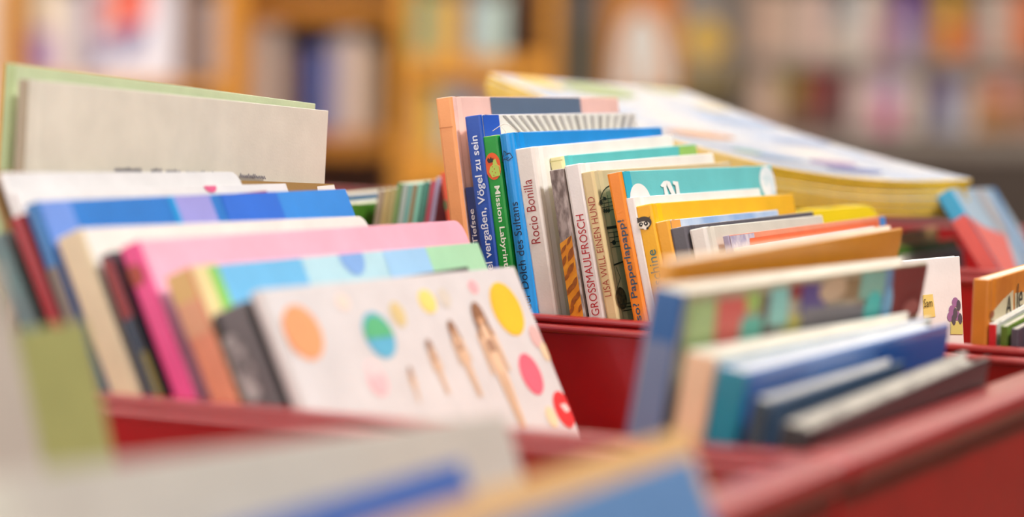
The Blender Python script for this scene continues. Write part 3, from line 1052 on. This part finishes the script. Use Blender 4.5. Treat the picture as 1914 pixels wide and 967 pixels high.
def booklet(i):
    root = bpy.data.objects.new('booklet', None)
    COL.objects.link(root)
    jig = random.uniform(-1, 1) * 0.0016 if i else 0
    o = Q3 - uz * (TH * (i + 1)) + ux * jig + uy * random.uniform(-.002, .002) * (1 if i else 0)
    root.matrix_world = frame(o, ux, uy, uz)
    tag(root, ('glossy pale booklet with coloured pictures lying on top of the yellow pile' if i == 0 else '%s yellow edged booklet in the tilted pile, counted from above' % ORD[i]),
        'booklet', 'yellow edged booklets piled on the rear trough')
    # sagging front edge: grid mesh
    bm = bmesh.new()
    nx, ny = 10, 14
    top, bot = {}, {}

    def sag(u, v):
        return -0.010 * math.sin(math.pi * min(1, v * 1.0)) * 0.5 - 0.0045 * (1 - v) ** 2 * math.sin(math.pi * u)
    for a in range(nx + 1):
        for c in range(ny + 1):
            u, v = a / nx, c / ny
            s_ = sag(u, v)
            r = 0.0
            top[a, c] = bm.verts.new((u * BW, v * BL, TH * .97 + s_))
            bot[a, c] = bm.verts.new((u * BW, v * BL, TH * .02 + s_))
    for a in range(nx):
        for c in range(ny):
            bm.faces.new((top[a, c], top[a + 1, c], top[a + 1, c + 1], top[a, c + 1])).material_index = 0
            bm.faces.new((bot[a, c], bot[a, c + 1], bot[a + 1, c + 1], bot[a + 1, c])).material_index = 1
    for a in range(nx):
        bm.faces.new((bot[a, 0], bot[a + 1, 0], top[a + 1, 0], top[a, 0])).material_index = 1
        bm.faces.new((bot[a + 1, ny], bot[a, ny], top[a, ny], top[a + 1, ny])).material_index = 1
    for c in range(ny):
        bm.faces.new((bot[0, c + 1], bot[0, c], top[0, c], top[0, c + 1])).material_index = 1
        bm.faces.new((bot[nx, c], bot[nx, c + 1], top[nx, c + 1], top[nx, c])).material_index = 1
    mats = [COVERM, YEL]
    if i == 0:
        # printed pictures on the glossy cover, following the sag
        def blob(px, py, rx, ry, m, lift=.0003):
            P = hit((px, py), Q3, uz)
            l = root.matrix_world.inverted() @ P
            if m not in mats:
                mats.append(m)
            ring = []
            for k in range(18):
                x = min(max(l.x + rx * math.cos(k * math.pi / 9), .003), BW - .003)
                y = min(max(l.y + ry * math.sin(k * math.pi / 9), .003), BL - .003)
                ring.append(bm.verts.new((x, y, TH + sag(x / BW, y / BL) + lift)))
            f = bm.faces.new(ring)
            f.material_index = mats.index(m)
        g = lambda c: mat(c, .22, coat=.25, scale=30)
        blob(1310, 235, .030, .012, g('#e08a0c'))
        blob(1120, 165, .030, .020, g('#8aa82c'))
        blob(1010, 152, .016, .020, g('#e8c83a'))
        blob(1230, 165, .020, .014, g('#c4d08a'))
        blob(1400, 215, .030, .018, g('#9fb8dc'))
        blob(1500, 250, .024, .014, g('#8fabd8'))
        blob(1560, 290, .020, .010, g('#9a62ac'))
        blob(1600, 305, .024, .010, g('#3462bc'), .0005)
        blob(1460, 280, .020, .010, g('#84aede'))
        blob(1400, 268, .012, .008, g('#82c098'))
        blob(1330, 195, .014, .010, g('#e7d6a8'))
        blob(1660, 285, .018, .014, g('#e4e0ea'))
    fo = link('cover', mesh_from_bm('cover', bm, mats), root)
    bevel(fo, .0011, 2, 50)
    for p in fo.data.polygons:
        p.use_smooth = False
    return root


for i in range(6):
    booklet(i)

# ------------------------------------------------------------------ rear trough books
G3 = 'books standing in the rear trough'


def rb(label, **k):
    k.setdefault('group', G3)
    return Book('picture_book', label, row=3, **k)


b = rb('yellow book peeping out under the pile of booklets', p0=(1400, 400), t=.010, p1=(1642, 381), corner=.012, lean=.10, head=70, spine='#f0d020', front='#f2d61e', edge='#f4e250', off=-.125)
b.build()
b = rb('sand coloured book right of the ochre orange one', p0=(1660, 438), t=.003, p1=(1752, 424), lean=0.1396, pb=(1665, 500), spine='#c89a54', front='#c39a58', edge='#d6b276', off=.012)
b.build()
b = rb('dark green book low in the rear trough', p0=(1672, 462), t=.003, p1=(1790, 446), lean=0.1396, pb=(1677, 520), spine='#5a7a2c', front='#4f7526', edge='#8fa468', off=.012)
b.build()
b = rb('grey book low in the rear trough in front of the green one', p0=(1690, 478), t=.003, p1=(1800, 462), lean=0.1396, pb=(1695, 530), spine='#b6b2a4', front='#a9a498', edge='#d2ccba', off=.012)
b.build()
b = rb('tilted sky blue and red picture book at the right edge', p0=(1776, 352), pL=(1735, 347), W=.17, p1=(1858, 352), pb=(1868, 500), head=14, spine='#2a9cc4', front='#8fb8d4', edge='#9cc8e0', rough=.3, off=.012)
z1 = b.s((1790, 408))[1]
b.on_spine([(0, .01), (b.t, .01), (b.t, z1), (0, z1)], '#dd5a50')
b.front_px([(1800, 405), (1838, 425), (1880, 440), (1905, 520), (1860, 540), (1830, 500)], '#e8564c', 1)
b.front_px([(1850, 352), (1866, 352), (1925, 500), (1900, 460)], '#2f8fd0', 2)
b.front_ellipse((1852, 395), .030, .022, '#a8a6ac', 2)
b.build()

# ------------------------------------------------------------------ bookcases in the distance
def px_scale(y):
    return y / FPX


def bookcase(label, x0, x1, Y, boards, m, side_px=16, back=None, depth=0.30, top=1.75, thick=0.022, panel_to=None):
    root = bpy.data.objects.new('bookcase', None)
    COL.objects.link(root)
    a, c = at_y((x0, 200), Y), at_y((x1, 200), Y)
    root.location = ((a.x + c.x) / 2, Y, 0)
    w = c.x - a.x
    tag(root, label, 'bookcase', 'bookcases at the back of the library')
    sp = side_px * px_scale(Y)
    for sx in (-1, 1):
        bm = bmesh.new()
        lo = sx * w / 2
        hi = sx * (w / 2 - sp)
        add_box(bm, (min(lo, hi), 0, 0), (max(lo, hi), depth, top))
        bevel(link('side_panel', mesh_from_bm('side_panel', bm, [m]), root), .003)
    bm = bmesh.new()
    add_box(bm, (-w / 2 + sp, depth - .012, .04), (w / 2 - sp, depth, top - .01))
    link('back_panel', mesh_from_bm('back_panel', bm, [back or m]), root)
    zs = []
    mid = (x0 + x1) / 2
    for py, th in boards:
        z = at_y((mid, py), Y).z
        zs.append(z)
        bm = bmesh.new()
        add_box(bm, (-w / 2 + sp + .001, .002, z - th), (w / 2 - sp - .001, depth - .013, z))
        bevel(link('shelf', mesh_from_bm('shelf', bm, [m]), root), .002)
    bm = bmesh.new()
    add_box(bm, (-w / 2 + sp + .001, .0, top - .03), (w / 2 - sp - .001, depth - .013, top))
    link('shelf', mesh_from_bm('shelf', bm, [m]), root)
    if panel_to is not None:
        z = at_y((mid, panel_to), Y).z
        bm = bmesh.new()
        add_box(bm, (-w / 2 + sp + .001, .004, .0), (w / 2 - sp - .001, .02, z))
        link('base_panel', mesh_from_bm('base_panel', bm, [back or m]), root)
    return root


ORDW = ['first', 'second', 'third', 'fourth', 'fifth', 'sixth', 'seventh', 'eighth', 'ninth', 'tenth', 'eleventh', 'twelfth', 'thirteenth', 'fourteenth']


def far_book(label, xa, xb, yt, ybot, Y, c, group, c2=None, lean=0.0, split=0.5, dep=0.17, face=None):
    """a small distant book: cover and page block in one mesh, spine towards the room"""
    p, q = at_y((xa, ybot), Y), at_y((xb, ybot), Y)
    h = at_y(((xa + xb) / 2, yt), Y).z - p.z
    w = max(q.x - p.x - .002, .01)
    bm = bmesh.new()
    bt = min(.003, w * .15)
    prof = [(0, 0), (w, 0), (w, dep), (w - bt, dep), (w - bt, bt), (bt, bt), (bt, dep), (0, dep)]
    extrude_profile(bm, prof, 0, h, [0, 0, 0, 1, 1, 1, 0, 0], 0)
    add_box(bm, (bt, bt, .004), (w - bt, dep - .004, h - .004), 1)
    if c2:
        add_box(bm, (-.0004, -.0006, h * .02), (w + .0004, .0004, h * split), 2)
    bmesh.ops.recalc_face_normals(bm, faces=bm.faces)
    mk = mat(c, .45, scale=20, amount=.08)
    ms = [mk, paper('#e9e0d0')]
    if c2:
        ms.append(mat(c2, .45, scale=20, amount=.08))
    o = link('book', mesh_from_bm('book', bm, ms))
    o.location = (p.x, Y + .03, p.z + .0005)
    if lean:
        o.rotation_euler = (0, lean, 0)
    tag(o, label, 'book', group)
    return o


YL = 7.4
YR = 8.0
bookcase('wooden bookcase at the far left with a white poster book on its shelf', -6, 455, YL, [(152, .03), (400, .03), (-90, .03)], WOOD, 46, WOOD_RECESS)
bookcase('wooden bookcase with a deep dark compartment and a blue book', 432, 762, YL + .25, [(252, .045), (-2, .05), (480, .03)], WOOD, 28, WOOD_RECESS, top=1.6)
bookcase('wooden bookcase behind the peach book with books on two shelves', 742, 1040, YL - .2, [(108, .05), (290, .08), (460, .03)], WOOD, 26, WOOD_RECESS)
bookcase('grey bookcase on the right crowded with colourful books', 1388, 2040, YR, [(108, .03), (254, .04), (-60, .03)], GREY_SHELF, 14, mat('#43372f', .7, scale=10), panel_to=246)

lists = [
    ('on the far left wooden shelf', YL, [
        (52, 100, -30, 148, '#d9c3a6', '#a884b0'), (100, 145, -20, 148, '#dccfc6', None), (330, 362, -40, 148, '#6b4220', None),  # last book here stands in for a dark gap, coloured as its shade
        (364, 386, -10, 148, '#a08674', None), (387, 408, -6, 148, '#9a9cae', None), (409, 424, 4, 148, '#8f9aa0', None)]),
    ('in the deep compartment of the wooden bookcase', YL + .25, [
        (464, 484, 30, 250, '#e6d6c2', None), (486, 522, 46, 250, '#e4dcd6', None), (523, 545, 95, 250, '#7a5a44', None), (546, 570, 80, 250, '#6a5a66', None),
        (572, 614, 92, 250, '#2b56b0', None), (616, 645, 70, 250, '#cfc0c6', None), (646, 672, 66, 250, '#e8ddd2', None), (673, 702, 84, 250, '#e0c2a0', None)]),
    ('on the upper shelf behind the peach book', YL - .2, [
        (766, 786, -20, 106, '#6fbf78', None), (787, 808, -10, 106, '#8a9a94', None), (809, 838, -12, 106, '#cfa84a', None), (839, 866, -8, 106, '#c79a3a', None),
        (867, 888, -14, 106, '#767890', None), (889, 914, -4, 106, '#b3c4bc', None), (915, 944, -6, 106, '#b8cfc8', None)]),
    ('on the lower shelf behind the peach book', YL - .2, [
        (768, 794, 152, 288, '#d0a060', None), (795, 822, 158, 288, '#d8b02c', None), (823, 850, 150, 288, '#97a0a8', None), (851, 880, 156, 288, '#8a8c9a', None),
        (881, 912, 160, 288, '#a8806a', None), (913, 944, 154, 288, '#b08a70', None)]),
    ('on the upper shelf of the grey bookcase', YR, [
        (1408, 1462, -20, 106, '#cba994', None), (1464, 1500, -16, 106, '#c2ab9a', None), (1502, 1552, -20, 106, '#d0b2a6', None), (1554, 1592, -10, 106, '#7f8a90', '#c0b2a4'),
        (1594, 1636, -24, 106, '#d8ccc4', None), (1638, 1672, -14, 106, '#a8867a', '#a4626a'), (1674, 1722, -22, 106, '#6a4a92', '#a292b0'), (1724, 1752, -10, 106, '#7c5a48', None),
        (1754, 1796, -18, 106, '#c79a34', '#d8843a'), (1798, 1832, -6, 106, '#8a5a34', '#b24a2a'), (1834, 1884, -22, 106, '#b6aaa0', None), (1886, 1950, -14, 106, '#c8744a', None)]),
    ('on the lower shelf of the grey bookcase', YR, [
        (1408, 1458, 122, 252, '#d2b29c', None), (1460, 1500, 124, 252, '#8f8020', '#7a5a3a'), (1502, 1562, 122, 252, '#8a2a24', '#744238'), (1564, 1590, 126, 252, '#4a3c40', None),
        (1592, 1638, 130, 252, '#d8bcb4', None), (1640, 1682, 132, 252, '#b79ac0', '#c25a86'), (1684, 1722, 128, 252, '#d2c4b8', None), (1724, 1744, 140, 252, '#6f5244', None),
        (1746, 1790, 134, 252, '#72658a', '#8a8ea6'), (1792, 1822, 128, 252, '#b0a8a8', '#c0b8b4'), (1824, 1852, 140, 252, '#b47a3c', None), (1854, 1892, 138, 252, '#d8938a', '#9a6a3a'), (1894, 1950, 136, 252, '#a07258', None)]),
]
CN = {}


def colour_word(h):
    h = h.lstrip('#')
    r, g, bb = (int(h[i:i + 2], 16) for i in (0, 2, 4))
    import colorsys
    hh, s, v = colorsys.rgb_to_hsv(r / 255, g / 255, bb / 255)
    if s < .14:
        return 'white' if v > .8 else 'grey'
    deg = hh * 360
    base = 'red' if deg < 12 or deg > 345 else 'brown' if deg < 32 and v < .72 else 'tan' if deg < 45 and s < .45 else 'orange' if deg < 36 else 'yellow' if deg < 65 else 'green' if deg < 165 else 'teal' if deg < 195 else 'blue' if deg < 250 else 'purple' if deg < 315 else 'pink'
    return ('pale ' if v > .72 and s < .35 else 'dark ' if v < .5 else '') + base


for where, Y, items in lists:
    for i, (xa, xb, yt, yb, c, c2) in enumerate(items):
        far_book('blurred %s book, %s from the left %s' % (colour_word(c), ORDW[i], where), xa, xb, yt, yb, Y, c, 'distant books ' + where, c2, split=.5)

# large face-out book on the far left shelf
def display_book(label, xa, xb, yt, yb, Y, base, shapes, back=.03, name='picture_book', lean=0.10):
    root = bpy.data.objects.new(name, None)
    COL.objects.link(root)
    p, q = at_y((xa, yb), Y), at_y((xb, yb), Y)
    w, h = q.x - p.x, at_y(((xa + xb) / 2, yt), Y).z - p.z
    root.location = ((p.x + q.x) / 2, Y + back, p.z + .0005)
    root.rotation_euler = (-lean, 0, 0)
    tag(root, label, 'book')
    t = .014
    bm = bmesh.new()
    add_box(bm, (-w / 2, 0, 0), (w / 2, .002, h))
    add_box(bm, (-w / 2, t - .002, 0), (w / 2, t, h))
    add_box(bm, (-w / 2 - .001, 0, 0), (-w / 2 + .002, t, h))
    ms = [mat(base, .4, scale=8)]
    for pts, c, lift in shapes:
        ms.append(mat(c, .4, scale=14))
        vs = []
        for (px, py) in pts:
            l = at_y((px, py), Y)
            vs.append(bm.verts.new((min(max(l.x - root.location.x, -w / 2), w / 2), -.0006 * lift, min(max(l.z - p.z, 0.001), h - .001))))
        f = bm.faces.new(vs)
        f.normal_update()
        if f.normal.y > 0:
            f.normal_flip()
        f.material_index = len(ms) - 1
    link('cover', mesh_from_bm('cover', bm, ms), root)
    pb = bmesh.new()
    add_box(pb, (-w / 2 + .002, .0021, .004), (w / 2 - .004, t - .0021, h - .004))
    link('page_block', mesh_from_bm('page_block', pb, [paper()]), root)
    return root


display_book('large white book with orange and navy shapes facing out on the left shelf', 148, 326, -60, 150, YL, '#d9d4dc', [
    ([(200, -60), (275, -60), (275, 40), (205, 62)], '#dc5c44', 1), ([(205, 62), (272, 46), (255, 95), (215, 110)], '#4a4284', 1),
    ([(150, -60), (172, -60), (172, 140), (150, 140)], '#8b7a9c', 1), ([(172, -20), (202, -20), (202, 70), (176, 70)], '#cf9c90', 1), ([(150, 80), (200, 90), (190, 120), (152, 130)], '#6f6488', 2)])

# display of an orange picture in the centre
def stand(label, xa, xb, ybot, Y):
    pass


bookcase('dark brown display shelf between the wooden and the grey bookcases', 1036, 1390, YR + .25, [(182, .03), (-70, .03)], mat('#4a3d36', .6, scale=8), 12, mat('#564a42', .7, scale=8), top=1.5)
display_book('orange book with a big white rounded figure facing out in the centre', 1128, 1268, -40, 180, YR + .25, '#e8921a', [
    ([(1150, 176), (1152, 130), (1160, 80), (1172, 40), (1196, 18), (1222, 30), (1240, 70), (1250, 120), (1252, 176), (1216, 176), (1212, 112), (1200, 112), (1198, 176)], '#fbf5ee', 1),
    ([(1195, -40), (1250, -40), (1245, 14), (1215, 10)], '#ff7a08', 1)])
display_book('grey book with a round yellow spot facing out beside the orange book', 1272, 1378, -40, 180, YR + .25, '#a59a90', [
    ([(1322 + 36 * math.cos(i * math.pi / 10), 76 + 34 * math.sin(i * math.pi / 10)) for i in range(20)], '#ffc800', 1),
    ([(1272, 125), (1378, 125), (1378, 178), (1272, 178)], '#8f7a3a', 1)])
display_book('dark grey brown book facing out left of the orange book', 1052, 1124, -30, 180, YR + .25, '#6e6258', [
    ([(1052, 60), (1124, 40), (1124, 178), (1052, 178)], '#5d5238', 1)])
